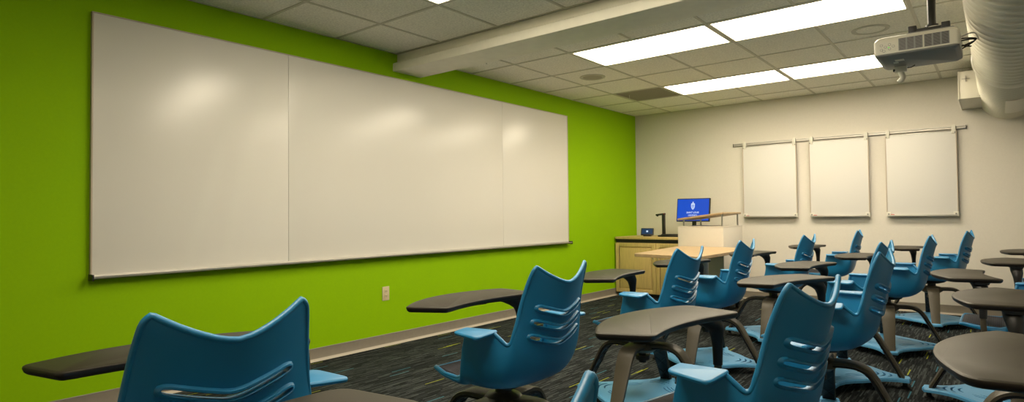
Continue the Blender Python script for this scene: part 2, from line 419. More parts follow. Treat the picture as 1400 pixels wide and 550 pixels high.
P(MB().tube(arc((-.005, -.085, hh+.035), (.15, -.08, hh+.045), (0, 0, .03)), .004, 'plast_w', 8).box(-.02, .008, -.10, -.08, hh+.02, hh+.035, 'plast_w', .003), 'white_cable')
# small swivel camera below
MB_ = MB(); zz = -.0
MB_.box(-.135, -.07, .10, .135, -.035, .002, 'plast_w', .003); MB_.box(-.142, -.128, .10, .13, -.028, -.014, 'black', .002)
MB_.tube([(-.105, .117, -.03), (-.098, .117, -.05), (-.092, .117, -.065), (-.10, .117, -.082), (-.118, .117, -.094)], [.016, .016, .017, .016, .013], 'plast_w', 14)
MB_.tube([(-.07, .12, -.012), (-.05, .12, -.012), (-.03, .115, -.002)], .003, 'black', 6)
P(MB_, 'swivel_sensor', label='small white swivel sensor under the body')

# ------------------------------------------------------------------ large whiteboard on the green wall
yb0, yb1, zb0, zb1 = 1.147, 6.024, 0.7726, 2.2795
e = empty('whiteboard', (0, (yb0+yb1)/2, zb0), 'long glossy whiteboard covering most of the green wall', 'whiteboard')
cy = (yb0+yb1)/2
seams = [yb0, yb0+1.2192, yb1-1.2192, yb1]
for a, b in zip(seams[:-1], seams[1:]):
    MB().box(.003, .022, a-cy+.0012, b-cy-.0012, .0, zb1-zb0, 'board', .0008).build('board_panel', e)
mb = MB(); zt = zb1-zb0
mb.box(.001, .026, yb0-cy-.008, yb0-cy, -.004, zt+.006, 'edge', .001); mb.box(.001, .026, yb1-cy, yb1-cy+.008, -.004, zt+.006, 'edge', .001)
mb.box(.001, .026, yb0-cy-.008, yb1-cy+.008, zt, zt+.007, 'edge', .001); mb.build('frame', e)
mb = MB(); tp = [(.002, .0), (.022, .0), (.024, -.010), (.066, -.012), (.070, -.007), (.073, -.008), (.072, -.018), (.03, -.024), (.002, -.03)]
n = len(tp); mb.add([(x, y, z) for y in (yb0-cy-.006, yb1-cy+.006) for x, z in tp], [[j, (j+1) % n, n+(j+1) % n, n+j] for j in range(n)]+[list(range(n)), list(range(n, 2*n))], 'alu')
tr = mb.build('marker_tray', e)
for yy in (yb0-cy-.012, yb1-cy+.004): MB().box(.002, .075, yy, yy+.010, -.032, .004, 'black', .002).build('end_cap', tr)

# electrical outlet on the green wall
e = empty('wall_outlet', (0, 3.27, .44), 'small ivory electrical outlet on the green wall below the whiteboard', 'electrical outlet')
MB().box(.0, .006, -.036, .036, -.058, .058, 'ivory', .002).build('cover_plate', e)
for zz in (-.02, .02):
    mb = MB(); mb.box(.005, .009, -.016, .016, zz-.014, zz+.014, 'ivory', .004); s = mb.build('socket', e)
    MB().box(.0085, .0095, -.008, -.005, zz-.004, zz+.006, 'brown_edge').box(.0085, .0095, .005, .008, zz-.004, zz+.006, 'brown_edge').box(.0085, .0095, -.002, .002, zz-.010, zz-.006, 'brown_edge').build('slot', s)

# ------------------------------------------------------------------ rail and three hanging boards on the far wall
e = empty('hanging_rail', (2.6, L, 1.965), 'long aluminium display rail on the cream far wall', 'rail')
mb = MB(); rp = [(0, -.019), (-.012, -.019), (-.016, -.012), (-.010, -.006), (-.010, .006), (-.018, .012), (-.018, .019), (0, .019)]
n = len(rp); mb.add([(x, y, z) for x in (-1.201, 1.201) for y, z in rp], [[j, (j+1) % n, n+(j+1) % n, n+j] for j in range(n)]+[list(range(n)), list(range(n, 2*n))], 'alu')
mb.build('rail_profile', e)
for sx in (-1.203, 1.198): MB().box(sx, sx+.005, -.02, 0, -.021, .021, 'black').build('end_cap', e)
for (x0, x1, lab) in ((1.525, 2.160, 'hanging white board on the far wall nearest the lectern'), (2.302, 2.919, 'middle one of the three hanging white boards on the far wall'), (3.080, 3.720, 'hanging white board on the far wall nearest the air duct')):
    xm = (x0+x1)/2; w = (x1-x0)/2
    b = empty('hanging_board', (xm, L-.02, 1.055), lab, 'whiteboard', 'small boards hanging from the rail')
    hz = .878
    MB().box(-w+.006, w-.006, -.026, -.014, .0, hz, 'board2', .001).build('board_panel', b)
    MB().box(-w, -w+.008, -.03, -.010, 0, hz, 'edge', .001).box(w-.008, w, -.03, -.010, 0, hz, 'edge', .001).box(-w, w, -.03, -.010, hz-.006, hz+.002, 'alu', .001).build('frame', b)
    MB().box(-w+.01, w-.01, -.055, -.012, -.018, -.006, 'alu', .002).box(-w+.01, w-.01, -.057, -.053, -.018, .0, 'alu', .001).build('marker_tray', b)
    for sx in (-1, 1):
        MB().box(sx*(w-.02)-.022, sx*(w-.02)+.022, -.036, -.008, -.022, .03, 'plast_w', .004).cyl((sx*(w-.02), .008), .008, -.040, -.03, 'proj_g', 12, axis='y').build('corner_clip', b)
        MB().box(sx*(w-.025)-.018, sx*(w-.025)+.018, -.034, .0015, hz-.03, hz+.060, 'plast_w', .004).cyl((sx*(w-.012), hz-.018), .006, -.038, -.03, 'proj_g', 12, axis='y').build('hook', b)
    o = MB().cyl((L-.065, 1.055-.0), .006, x0+.04, x0+.075, 'red', 10, axis='x').build('marker_cap')
    o['label'] = {1.525: 'tiny red marker on the tray of the board nearest the lectern', 2.302: 'tiny red marker on the tray of the middle board', 3.080: 'tiny red marker on the tray of the board nearest the duct'}[x0]
    o['category'] = 'marker'; o['group'] = 'red markers on the board trays'

# ------------------------------------------------------------------ cabinet in the far corner
cx0, cx1, cyf, cyb, ct = 0.02, 1.18, 7.19, L-.018, 0.79
e = empty('storage_cabinet', ((cx0+cx1)/2, (cyf+cyb)/2, 0), 'light maple two-door cabinet in the corner against the green wall', 'cabinet')
ox, oy = (cx0+cx1)/2, (cyf+cyb)/2
MB().box(cx0-ox, cx1-ox, cyf-oy, cyb-oy, .05, ct-.045, 'wood_cab', .001).build('body', e)
MB().box(cx0-ox+.01, cx1-ox-.01, cyf-oy+.03, cyb-oy, .001, .052, 'rub').build('plinth', e)
MB().box(cx0-ox-.003, cx1-ox+.01, cyf-oy-.03, cyb-oy, ct-.03, ct, 'wood_cab', .003).build('countertop', e)
MB().box(cx0-ox+.003, cx1-ox-.003, cyf-oy-.006, cyf-oy+.01, ct-.075, ct-.032, 'rub').build('gap_strip', e, label='black strip under the countertop')
xm = .605
for a, b, side in ((cx0, xm, 1), (xm, cx1, -1)):
    a, b = a-ox+.003, b-ox-.003; z0, z1 = .055, ct-.08; yf = cyf-oy
    mb = MB(); mb.box(a, b, yf-.018, yf, z0, z1, 'wood_cab', .002)
    s = .05   # raised stiles around the recessed panel: routed groove
    for q in ((a, a+s, z0, z1), (b-s, b, z0, z1), (a+s, b-s, z0, z0+s), (a+s, b-s, z1-s, z1)):
        mb.box(q[0], q[1], yf-.030, yf-.017, q[2], q[3], 'wood_cab', .002)
    mb.box(a+s+.014, b-s-.014, yf-.028, yf-.017, z0+s+.014, z1-s-.014, 'wood_cab', .003)
    dr = mb.build('door', e)
    hx = b-.03 if side == 1 else a+.03
    MB().tube([(hx, yf-.02, .50), (hx, yf-.045, .51), (hx, yf-.05, .53), (hx, yf-.045, .55), (hx, yf-.02, .56)], .005, 'steel', 10).build('handle', dr)

# control panel and document camera on the cabinet
e = empty('control_panel', (.36, 7.42, ct), 'small black touch control panel on the cabinet top near the green wall', 'touch panel')
e.rotation_euler = (0, 0, math.radians(16))
Rt = Matrix.Rotation(math.radians(-25), 3, 'X')
MB().box(-.085, .085, -.012, .012, .015, .115, 'black', .006, Rt, (0, 0, .02)).build('housing', e)
MB().box(-.072, .072, -.0135, -.0115, .028, .105, 'screen_p', 0, Rt, (0, 0, .02)).box(-.012, .012, -.0142, -.0125, .055, .078, 'screen_w', 0, Rt, (0, 0, .02)).build('screen', e)
MB().box(-.05, .05, -.02, .07, .0, .018, 'black', .004).build('stand', e)
e = empty('document_camera', (.655, 7.45, ct), 'black document camera with upright arm standing on the cabinet top', 'document camera')
MB().box(-.10, .24, -.12, .12, .0, .022, 'black', .005).box(-.07, .22, -.08, .10, .022, .034, 'black', .004).build('base', e)
MB().box(-.085, -.05, -.02, .02, .02, .30, 'black', .004).build('arm', e)
MB().box(-.175, -.045, -.018, .018, .288, .312, 'black', .006, Matrix.Rotation(math.radians(-6), 3, 'Y'), (-.05, 0, .3)).cyl((-.155, 0), .012, .268, .292, 'black', 16).build('camera_head', e)
MB().box(-.062, -.048, -.019, -.012, .292, .306, 'red', .001).build('latch', e, label='small red latch')

# ------------------------------------------------------------------ lectern with desk wing
lx0, lx1, ly0, ly1, lz = 1.22, 1.735, 6.45, 7.06, .95
e = empty('teaching_lectern', ((lx0+lx1)/2, (ly0+ly1)/2, 0), 'cream teaching lectern with a long wooden desk wing and raised wooden shelf', 'lectern')
ox, oy = (lx0+lx1)/2, (ly0+ly1)/2
hw, hd = (lx1-lx0)/2, (ly1-ly0)/2
MB().box(-hw, hw, -hd, hd, .09, lz-.012, 'lectern', .003).build('body', e)
MB().box(-hw-.002, hw+.002, -hd-.002, hd+.002, lz-.012, lz, 'lectern', .003).build('body_top', e)
for sx in (-1, 1):
    for sy in (-1, 1):
        c = (sx*(hw-.05), sy*(hd-.05))
        MB().cyl((c[1], .035), .034, c[0]-.014, c[0]+.014, 'rub', 20, axis='x').box(c[0]-.02, c[0]+.02, c[1]-.02, c[1]+.02, .05, .092, 'black', .003).build('caster', e)
dl = [(1.405, 5.03), (2.065, 4.93), (2.06, ly0-.002), (1.24, ly0-.002), (1.26, 6.1)]
def round_poly(pts, rad, n=5):
    out = []; N = len(pts)
    for i, p in enumerate(pts):
        p = Vector(p[:2]); a = Vector(pts[i-1][:2]); b = Vector(pts[(i+1) % N][:2]); r = rad[i] if isinstance(rad, (list, tuple)) else rad
        la, lb = (a-p).length, (b-p).length; da, db = min(r, la*.5), min(r, lb*.5)
        s, t = p+(a-p).normalized()*da, p+(b-p).normalized()*db
        for k in range(n+1):
            u = k/n; out.append(((1-u)**2*s.x+2*u*(1-u)*p.x+u*u*t.x, (1-u)**2*s.y+2*u*(1-u)*p.y+u*u*t.y))
    return out
lp = round_poly(dl, .03)
cxm, cym = sum(p[0] for p in lp)/len(lp), sum(p[1] for p in lp)/len(lp)
def off(lp, d):
    N = len(lp); out = []
    ar = sum(lp[i][0]*lp[(i+1) % N][1]-lp[(i+1) % N][0]*lp[i][1] for i in range(N)); sg = 1 if ar > 0 else -1
    for i in range(N):
        t = Vector((lp[(i+1) % N][0]-lp[i-1][0], lp[(i+1) % N][1]-lp[i-1][1]))
        if t.length < 1e-9: out.append(lp[i]); continue
        t.normalize(); nrm = Vector((t.y, -t.x))*sg; out.append((lp[i][0]+nrm.x*d, lp[i][1]+nrm.y*d))
    return out
def lift(lp, z, o=(0, 0)): return [(p[0]-o[0], p[1]-o[1], z) for p in lp]
MB().prism([lift(off(lp, -.003), .725, (ox, oy)), lift(lp, .722, (ox, oy)), lift(lp, .698, (ox, oy)), lift(off(lp, -.003), .695, (ox, oy))], 'wood_top').build('desk_wing', e)
cl = (1.72-ox, 5.95-oy)
MB().cyl(cl, .035, .02, .696, 'alu', 20).cyl(cl, .12, .0, .02, 'black', 32, r2=.11).build('support_column', e)
# raised sloping shelf on steel posts
sl = [(-hw-.01, -hd+.0), (hw+.0, -hd+.0), (hw+.0, hd*.95), (-hw-.01, hd*.95)]
zs = lambda x: 1.026+(x+hw)*(.066/(2*hw))
mb = MB(); lp = round_poly(sl, .02)
mb.prism([[(x, y, zs(x)+.011) for x, y in off(lp, -.002)], [(x, y, zs(x)+.008) for x, y in lp], [(x, y, zs(x)-.008) for x, y in lp], [(x, y, zs(x)-.011) for x, y in off(lp, -.002)]], 'wood_top')
mb.build('raised_shelf', e)
for px, py in ((-hw+.05, -hd+.05), (hw-.03, -hd+.05), (hw-.03, hd*.8), (-hw+.05, hd*.8)): MB().cyl((px, py), .009, lz-.001, zs(px)-.008, 'steel', 14).build('shelf_post', e)

# monitor on the lectern (its own thing)
e = empty('monitor', (1.000, 7.42, ct), 'flat monitor with blue university start screen behind the lectern shelf', 'monitor', None, math.radians(-6))
Rt = Matrix.Rotation(math.radians(-7), 3, 'X'); pv = (0, 0, .25)
mw, mh, mz = .228, .300, .198
mb = MB(); mb.box(-mw, mw, -.006, .022, mz, mz+mh, 'black', .004, Rt, pv); mb.build('housing', e)
MB().box(-mw+.010, mw-.010, -.0075, -.0055, mz+.012, mz+mh-.010, 'screen', 0, Rt, pv).build('screen', e)
MB().box(-.025, .025, .025, .05, .0, .36, 'black', .004).box(-.08, .08, -.05, .09, .0, .010, 'black', .004).build('stand', e)
# shield emblem
sh = [(-.026, .030), (-.012, .034), (0, .038), (.012, .034), (.026, .030), (.026, -.004), (.020, -.022), (.010, -.034), (0, -.042), (-.010, -.034), (-.020, -.022), (-.026, -.004)]
mb = MB(); zc_ = mz+mh*.66
def fr(x, z, dy=0): 
    v = Vector((x, -.0082+dy, z)); p = Vector(pv); v = p+Rt @ (v-p); return tuple(v)
mb.add([fr(x, z*1.1+zc_) for x, z in sh], [list(range(12))], 'screen_w')
mb.box(-.005, .005, -.0088, -.0080, zc_+.036, zc_+.058, 'screen_w', 0, Rt, pv); mb.box(-.011, .011, -.0088, -.0080, zc_+.046, zc_+.051, 'screen_w', 0, Rt, pv)
for q in ((-.0025, .0025, -.034, .026), (-.014, .014, .0, .005), (-.017, -.013, -.014, .02), (.013, .017, -.014, .02), (-.009, .009, -.020, -.016)):
    mb.box(q[0], q[1], -.0090, -.0084, zc_+q[2], zc_+q[3], 'screen', 0, Rt, pv)
mb.build('shield_emblem', e)
def text_part(txt, size, x, z, parent, name, mk='screen_w', bold=.0):
    cu = bpy.data.curves.new(name, 'FONT'); cu.body = txt; cu.size = size; cu.align_x = 'CENTER'; cu.extrude = .0004; cu.offset = bold
    to = bpy.data.objects.new(name+'_tmp', cu); C.objects.link(to)
    dg = bpy.context.evaluated_depsgraph_get(); me = bpy.data.meshes.new_from_object(to.evaluated_get(dg))
    bpy.data.objects.remove(to)
    for v in me.vertices:
        v.co = Vector(fr(x+v.co.x, z+v.co.y, -.0006-v.co.z))
    me.materials.clear(); me.materials.append(M[mk])
    o = bpy.data.objects.new(name, me); C.objects.link(o); o.parent = parent; return o
text_part('SAINT LOUIS', .030, 0, mz+mh*.355, e, 'screen_text', bold=.0006)
text_part('UNIVERSITY', .0235, 0, mz+mh*.245, e, 'screen_text', bold=.0004)

# ------------------------------------------------------------------ CHAIR meshes
ST = [ # spine(y,z) rim(x,y,z) p blend flange
 ((.215, .472), (.180, .205, .480), 6, 0, .001),
 ((.140, .457), (.205, .125, .471), 6, 0, .001),
 ((.070, .448), (.215, .045, .470), 6, 0, .001),
 ((.035, .443), (.222, .012, .482), 6, 0, .001),
 ((.020, .441), (.228, -.006, .515), 6, 0, .001),
 ((.000, .439), (.247, -.036, .664), 5, 0, .001),
 ((-.045, .437), (.244, -.078, .665), 5, 0, .001),
 ((-.090, .437), (.238, -.120, .667), 5, 0, .001),
 ((-.130, .441), (.229, -.158, .667), 4.5, 0, .001),
 ((-.170, .450), (.218, -.184, .643), 4, 0, .001),
 ((-.205, .467), (.209, -.203, .626), 3.5, .1, .001),
 ((-.234, .493), (.201, -.218, .632), 3.2, .3, .001),
 ((-.253, .530), (.198, -.229, .665), 2.8, .5, .001),
 ((-.268, .585), (.190, -.238, .705), 2.4, .8, .001),
 ((-.282, .65), (.183, -.248, .755), 2.2, 1, .001),
 ((-.297, .712), (.176, -.262, .808), 2, 1, .001),
 ((-.312, .772), (.168, -.280, .860), 2, 1, .001),
 ((-.323, .815), (.161, -.292, .890), 2, 1, .001),
 ((-.331, .840), (.149, -.298, .904), 2, 1, .001)]
def cr(a, b, c, d, t): return .5*((2*b)+(-a+c)*t+(2*a-5*b+4*c-d)*t*t+(-a+3*b-3*c+d)*t*t*t)
def stn(v):
    N = len(ST)-1; v = max(0, min(N-1e-9, v)); i = int(v); t = v-i
    A, B, Cc, D = ST[max(i-1, 0)], ST[i], ST[i+1], ST[min(i+2, N)]
    sp = [cr(A[0][k], B[0][k], Cc[0][k], D[0][k], t) for k in (0, 1)]
    if i >= 9: rm = [cr(A[1][k], B[1][k], Cc[1][k], D[1][k], t) for k in range(3)]
    else: rm = [B[1][k]*(1-t)+Cc[1][k]*t for k in range(3)]
    o = [B[j]*(1-t)+Cc[j]*t for j in (2, 3, 4)]
    return sp, rm, o
def SP(v, th, lifted=0.0):     # th in [-1,1]
    sp, rm, (p, bl, fl) = stn(v)
    a = abs(th)*PI/2; s = math.sin(a)**(2/p); w = (1-max(0, math.cos(a))**(2/p))*(1-bl)+(s*s if v < 14 else s**(2-.45*(v-14)/4))*bl
    x = rm[0]*s*(1 if th >= 0 else -1); y = sp[0]+(rm[1]-sp[0])*w; z = sp[1]+(rm[2]-sp[1])*w
    return Vector((x, y, z))
NV = len(ST)-1; SUB = 4; NT = 20
def shell_rows():
    rows = []
    for i in range(NV*SUB+1):
        v = i/SUB
        if i == NV*SUB: v = NV-1e-6
        sp, rm, (p, bl, fl) = stn(v); row = []
        pr_ = []
        for j in range(-NT, NT+1):
            u = j/NT
            pr_.append(SP(v, math.copysign(abs(u)**.8, u)))
        lft = Vector((-rm[0]-fl, rm[1], rm[2]+.0)); rgt = Vector((rm[0]+fl, rm[1], rm[2]+.0))
        rows.append([lft]+pr_+[rgt])
    return rows
rows = shell_rows(); nr, nc = len(rows), len(rows[0])
me = bpy.data.meshes.new('shell_tmp')
me.from_pydata([tuple(p) for r_ in rows for p in r_], [], [[i*nc+j, i*nc+j+1, (i+1)*nc+j+1, (i+1)*nc+j] for i in range(nr-1) for j in range(nc-1)])
tmp = bpy.data.objects.new('shell_tmp', me); C.objects.link(tmp)
sol = tmp.modifiers.new('s', 'SOLIDIFY'); sol.thickness = .007; sol.offset = -1
# test normal direction: the seat centre must face up for offset -1 to grow downwards
if me.polygons[(nr//4)*(nc-1)+nc//2].normal.z < 0: sol.offset = 1
def back_y(x, z):      # y of the inner back surface at (x, z)
    lo, hi = 11.0, NV-1e-6
    for _ in range(40):
        md = (lo+hi)/2; sp, rm, (p, bl, fl) = stn(md); s = min(1, abs(x)/rm[0]); w = s*s if md < 14 else s**(2-.45*(md-14)/4)
        zz = sp[1]+(rm[2]-sp[1])*w
        if zz < z: lo = md
        else: hi = md
    return sp[0]+(rm[1]-sp[0])*w
def chev(zc_, hw_, ht, rise, n=9):   # closed outline of a chevron slot in x,z
    def cl(x):
        a = abs(x)/hw_; return zc_+rise*(math.sqrt(a*a+.02)-math.sqrt(.02))/(math.sqrt(1.02)-math.sqrt(.02))
    xs_ = [-hw_+2*hw_*i/(2*n) for i in range(2*n+1)]
    top = [(x, cl(x)+ht*(1 if abs(x) < hw_*.98 else .5)) for x in xs_]; bot = [(x, cl(x)-ht*(1 if abs(x) < hw_*.98 else .5)) for x in xs_]
    return top+bot[::-1]
SLOTS = [(.720, .130, .0062, .032), (.666, .140, .0062, .034), (.612, .148, .0062, .036)]
cut = MB()
for s_ in SLOTS:
    o_ = chev(*s_); n = len(o_)
    vs = [(x, -.42, z) for x, z in o_]+[(x, -.17, z) for x, z in o_]
    k = n//2
    cut.add(vs, [[j, (j+1) % n, n+(j+1) % n, n+j] for j in range(n)], 'blue')
    cut.add(vs, [[j, j+1, n-2-j, n-1-j] for j in range(k-1)]+[[n+j, n+n-1-j, n+n-2-j, n+j+1] for j in range(k-1)], 'blue')
cme = cut.mesh('cut'); co = bpy.data.objects.new('cut', cme); C.objects.link(co)
bo = tmp.modifiers.new('b', 'BOOLEAN'); bo.object = co; bo.operation = 'DIFFERENCE'; bo.solver = 'EXACT'
dg = bpy.context.evaluated_depsgraph_get()
sme = bpy.data.meshes.new_from_object(tmp.evaluated_get(dg))
bpy.data.objects.remove(tmp); bpy.data.objects.remove(co)
sh_mb = MB(); sh_mb.add([v.co[:] for v in sme.vertices], [list(p.vertices) for p in sme.polygons], 'blue', True)
# rolled rim
rim = [r_[-1] for r_ in rows]; top = list(reversed(rows[-1])); rim_l = [r_[0] for r_ in reversed(rows)]
path = rim+top[1:-1]+rim_l+rows[0][1:-1]
pp = [path[0]]
for p in path[1:]:
    if (p-pp[-1]).length > .004: pp.append(p)
dn = []
for i, p in enumerate(pp): dn.append(p+Vector((0, -.0025, -.002)))
sh_mb.tube(dn, .0074, 'blue', 10, closed=True)
# flat arm pads flaring outwards
for sx in (1, -1):
    pl_ = round_poly([(-.236, -.026), (-.318, -.040), (-.344, -.185), (-.209, -.166)], [.012, .022, .03, .012], 4)
    if sx < 0: pl_ = [(-x, y) for x, y in pl_]
    zp = lambda x, y: .673-.004*(abs(x)-.22)/.12
    sh_mb.prism([[(x, y, zp(x, y)) for x, y in off(pl_, -.006)], [(x, y, zp(x, y)-.0018) for x, y in off(pl_, -.002)], [(x, y, zp(x, y)-.006) for x, y in pl_], [(x, y, zp(x, y)-.012) for x, y in off(pl_, -.002)], [(x, y, zp(x, y)-.014) for x, y in off(pl_, -.008)]], 'blue')
# raised surrounds of the slots
prf = [(-.0005, .008), (-.0005, -.015), (.0015, -.018), (.0060, -.017), (.0095, -.010), (.0115, -.004)]
for s_ in SLOTS:
    o_ = round_poly(chev(*s_), .004, 2); N = len(o_); vs = []
    ar = sum(o_[i][0]*o_[(i+1) % N][1]-o_[(i+1) % N][0]*o_[i][1] for i in range(N)); sg = 1 if ar > 0 else -1
    for i in range(N):
        t = Vector((o_[(i+1) % N][0]-o_[i-1][0], o_[(i+1) % N][1]-o_[i-1][1]))
        t = t.normalized() if t.length > 1e-9 else Vector((1, 0)); nx, nz_ = t.y*sg, -t.x*sg
        for dn_, dy in prf:
            x, z = o_[i][0]+nx*dn_, o_[i][1]+nz_*dn_
            vs.append((x, back_y(x, z)+dy, z))
    K = len(prf)
    sh_mb.add(vs, [[i*K+j, i*K+j+1, ((i+1) % N)*K+j+1, ((i+1) % N)*K+j] for i in range(N) for j in range(K-1)], 'blue', True)
ME = {}
ME['shell'] = sh_mb.mesh('shell')
ME['shell'].polygons.foreach_set('use_smooth', [True]*len(ME['shell'].polygons)); ME['shell'].set_sharp_from_angle(angle=math.radians(42))
# cushion
vs = []; nu, nw = 26, 24
for i in range(nu+1):
    v = .06+i*(9.2-.06)/nu
    for j in range(nw+1):
        th = -.82+1.64*j/nw; pt = SP(v, th)
        ed = min(i, nu-i, 3)/3*min(j, nw-j, 3)/3; vs.append(pt+Vector((0, 0, .002+.020*ed**.5)))
mb = MB(); mb.add(vs, [[i*(nw+1)+j, i*(nw+1)+j+1, (i+1)*(nw+1)+j+1, (i+1)*(nw+1)+j] for i in range(nu) for j in range(nw)], 'knit', True)
for i in range(nu+1):     # closed underside
    pass
vb = [p-Vector((0, 0, .0035+.0)) for p in vs]
mb.add([Vector((p.x, p.y, SPz)) for p, SPz in ((q, q.z-.003) for q in vs)], [[i*(nw+1)+j, (i+1)*(nw+1)+j, (i+1)*(nw+1)+j+1, i*(nw+1)+j+1] for i in range(nu) for j in range(nw)], 'knit', True)
ME['cushion'] = mb.mesh('seat_cushion')
# seat mechanism
mb = MB(); mb.prism([lift(round_poly([(-.11, -.12), (.11, -.12), (.11, .10), (-.11, .10)], .03), .434), lift(round_poly([(-.10, -.11), (.10, -.11), (.10, .09), (-.10, .09)], .03), .418), lift(round_poly([(-.06, -.06), (.06, -.06), (.06, .06), (-.06, .06)], .03), .402)], 'black')
mb.cyl((0, 0), .034, .352, .404, 'black', 24)
ME['mech'] = mb.mesh('swivel_mount')
# base: hub, leg, rib, platform, glide
mb = MB(); mb.lathe([(.03, .300), (.060, .306), (.085, .325), (.085, .350), (.070, .366), (.04, .372), (.03, .380)], (0, 0, 0), 'brown', 32)
mb.cyl((0, 0), .022, .245, .302, 'black', 16); mb.cyl((0, 0), .040, .262, .285, 'black', 20)
ME['hub'] = mb.mesh('hub')
def catm(P_, n):
    out = []
    for i in range(len(P_)-1):
        A, B, Cc, D = P_[max(i-1, 0)], P_[i], P_[i+1], P_[min(i+2, len(P_)-1)]
        for k in range(n): out.append(tuple(cr(A[m_], B[m_], Cc[m_], D[m_], k/n) for m_ in range(len(B))))
    return out+[tuple(P_[-1])]
LP = catm([(.045, .350, .048, .020), (.12, .354, .047, .018), (.175, .350, .046, .017), (.22, .328, .045, .016), (.252, .288, .043, .015), (.275, .245, .041, .014), (.315, .170, .037, .013), (.352, .100, .034, .012), (.370, .066, .033, .012)], 4)
def leg_mesh(offs, ws, thk, k, ribs=False):
    mb = MB(); vs = []; N = len(LP)
    for i, (r, z, hw_, th) in enumerate(LP):
        a, b = LP[max(i-1, 0)], LP[min(i+1, N-1)]; t = Vector((b[0]-a[0], 0, b[1]-a[1])).normalized(); nn = Vector((-t.z, 0, t.x))
        c = Vector((r, 0, z)); th2 = thk or th; o0 = offs
        sec = [(-1, .75), (-.88, 1), (.88, 1), (1, .75), (1, -.75), (.9, -1), (-.9, -1), (-1, -.75)]
        for sx, sn in sec: vs.append(c+nn*(o0+sn*th2/2)+Vector((0, sx*hw_*ws, 0)))
    K = 8
    mb.add(vs, [[i*K+j, i*K+(j+1) % K, (i+1)*K+(j+1) % K, (i+1)*K+j] for i in range(N-1) for j in range(K)]+[list(range(K)), [(N-1)*K+j for j in range(K)]], k)
    if ribs:
        for i in range(9, N-3, 4):
            for s in (-1, 1):
                r0, z0, h0, _ = LP[i]; r1, z1, h1, _ = LP[i+3]
                t = Vector((r1-r0, 0, z1-z0)).normalized(); nn = Vector((-t.z, 0, t.x))
                mb.tube([Vector((r0, -s*h0*ws*.85, z0))+nn*(offs-thk/2), Vector((r1, s*h1*ws*.85, z1))+nn*(offs-thk/2)], .003, k, 6)
    return mb
ME['leg'] = leg_mesh(0, 1, None, 'brown').mesh('leg')
ME['rib'] = leg_mesh(-.014, .92, .012, 'rib', True).mesh('rib_insert')
pts = []
for q in range(4):
    a = q*PI/2
    def rot(x, y): return (x*math.cos(a)-y*math.sin(a), x*math.sin(a)+y*math.cos(a))
    pts += [rot(.40, -.045), rot(.408, 0), rot(.40, .045)]
    for dx, dy in ((.34, .058), (.285, .085), (.24, .125), (.205, .168)): pts.append(rot(dx, dy))
    for dx, dy in ((.168, .205), (.125, .24), (.085, .285), (.058, .34)): pts.append(rot(dx, dy))
zt_ = lambda p, b: b+.012*(1-min(1, math.hypot(p[0], p[1])/.4))
lp = pts
mb = MB()
l0 = off(lp, -.006); l2 = off(lp, -.012)
n = len(lp)
# top surface as rings scaled inward so it can crown a little
def ringz(l, s, z): return [(x*s, y*s, zt_((x*s, y*s), z)) for x, y in l]
loops = [ringz(l0, s, .068) for s in (.02, .5, .75, .9, 1.0)]+[ringz(lp, 1, .060), ringz(lp, 1, .046), ringz(l2, 1, .046), ringz(l2, .9, .052), ringz(l2, .02, .052)]
mb.prism(loops, 'blue_foot')
pme = mb.mesh('plat'); po = bpy.data.objects.new('plat', pme); C.objects.link(po)
cut = MB()
for q in range(4):
    a = q*PI/2
    for k, (r0, hw_) in enumerate(((.215, .050), (.250, .060), (.285, .050))):
        for s in (1,):
            arcp = []; NN = 10
            top_ = []; bo_ = []
            for i in range(NN+1):
                yy = -hw_+2*hw_*i/NN; xx = r0+.020*(1-(yy/hw_)**2)
                for lst, d_ in ((top_, .006), (bo_, -.006)):
                    X = xx+d_*(1-.6*(yy/hw_)**4); lst.append((X*math.cos(a)-yy*math.sin(a), X*math.sin(a)+yy*math.cos(a)))
            n2 = NN+1; vs = [(x, y, .03) for x, y in top_]+[(x, y, .03) for x, y in bo_]+[(x, y, .1) for x, y in top_]+[(x, y, .1) for x, y in bo_]
            f_ = []
            for i in range(NN): f_ += [[i, i+1, n2+i+1, n2+i], [2*n2+i, 3*n2+i, 3*n2+i+1, 2*n2+i+1], [i, 2*n2+i, 2*n2+i+1, i+1], [n2+i, n2+i+1, 3*n2+i+1, 3*n2+i]]
            f_ += [[0, n2, 3*n2, 2*n2], [NN, 2*n2+NN, 3*n2+NN, n2+NN]]
            cut.add(vs, f_, 'blue_foot')
    # long slots parallel to the concave edges
    b_ = a+PI/4
    for r0, hw_ in ((.185, .075), (.160, .055), (.205, .05)):
        top_ = []; bo_ = []; NN = 10
        for i in range(NN+1):
            yy = -hw_+2*hw_*i/NN; xx = r0-.02+.35*abs(yy)**1.3
            for lst, d_ in ((top_, .0035), (bo_, -.0035)):
                X = xx+d_*(1-.6*(yy/hw_)**4); lst.append((X*math.cos(b_)-yy*math.sin(b_), X*math.sin(b_)+yy*math.cos(b_)))
        n2 = NN+1; vs = [(x, y, .03) for x, y in top_]+[(x, y, .03) for x, y in bo_]+[(x, y, .1) for x, y in top_]+[(x, y, .1) for x, y in bo_]
        f_ = []
        for i in range(NN): f_ += [[i, i+1, n2+i+1, n2+i], [2*n2+i, 3*n2+i, 3*n2+i+1, 2*n2+i+1], [i, 2*n2+i, 2*n2+i+1, i+1], [n2+i, n2+i+1, 3*n2+i+1, 3*n2+i]]
        f_ += [[0, n2, 3*n2, 2*n2], [NN, 2*n2+NN, 3*n2+NN, n2+NN]]
        cut.add(vs, f_, 'blue_foot')
cme = cut.mesh('cut'); co = bpy.data.objects.new('cut', cme); C.objects.link(co)
bo = po.modifiers.new('b', 'BOOLEAN'); bo.object = co; bo.operation = 'DIFFERENCE'; bo.solver = 'EXACT'
dg = bpy.context.evaluated_depsgraph_get()
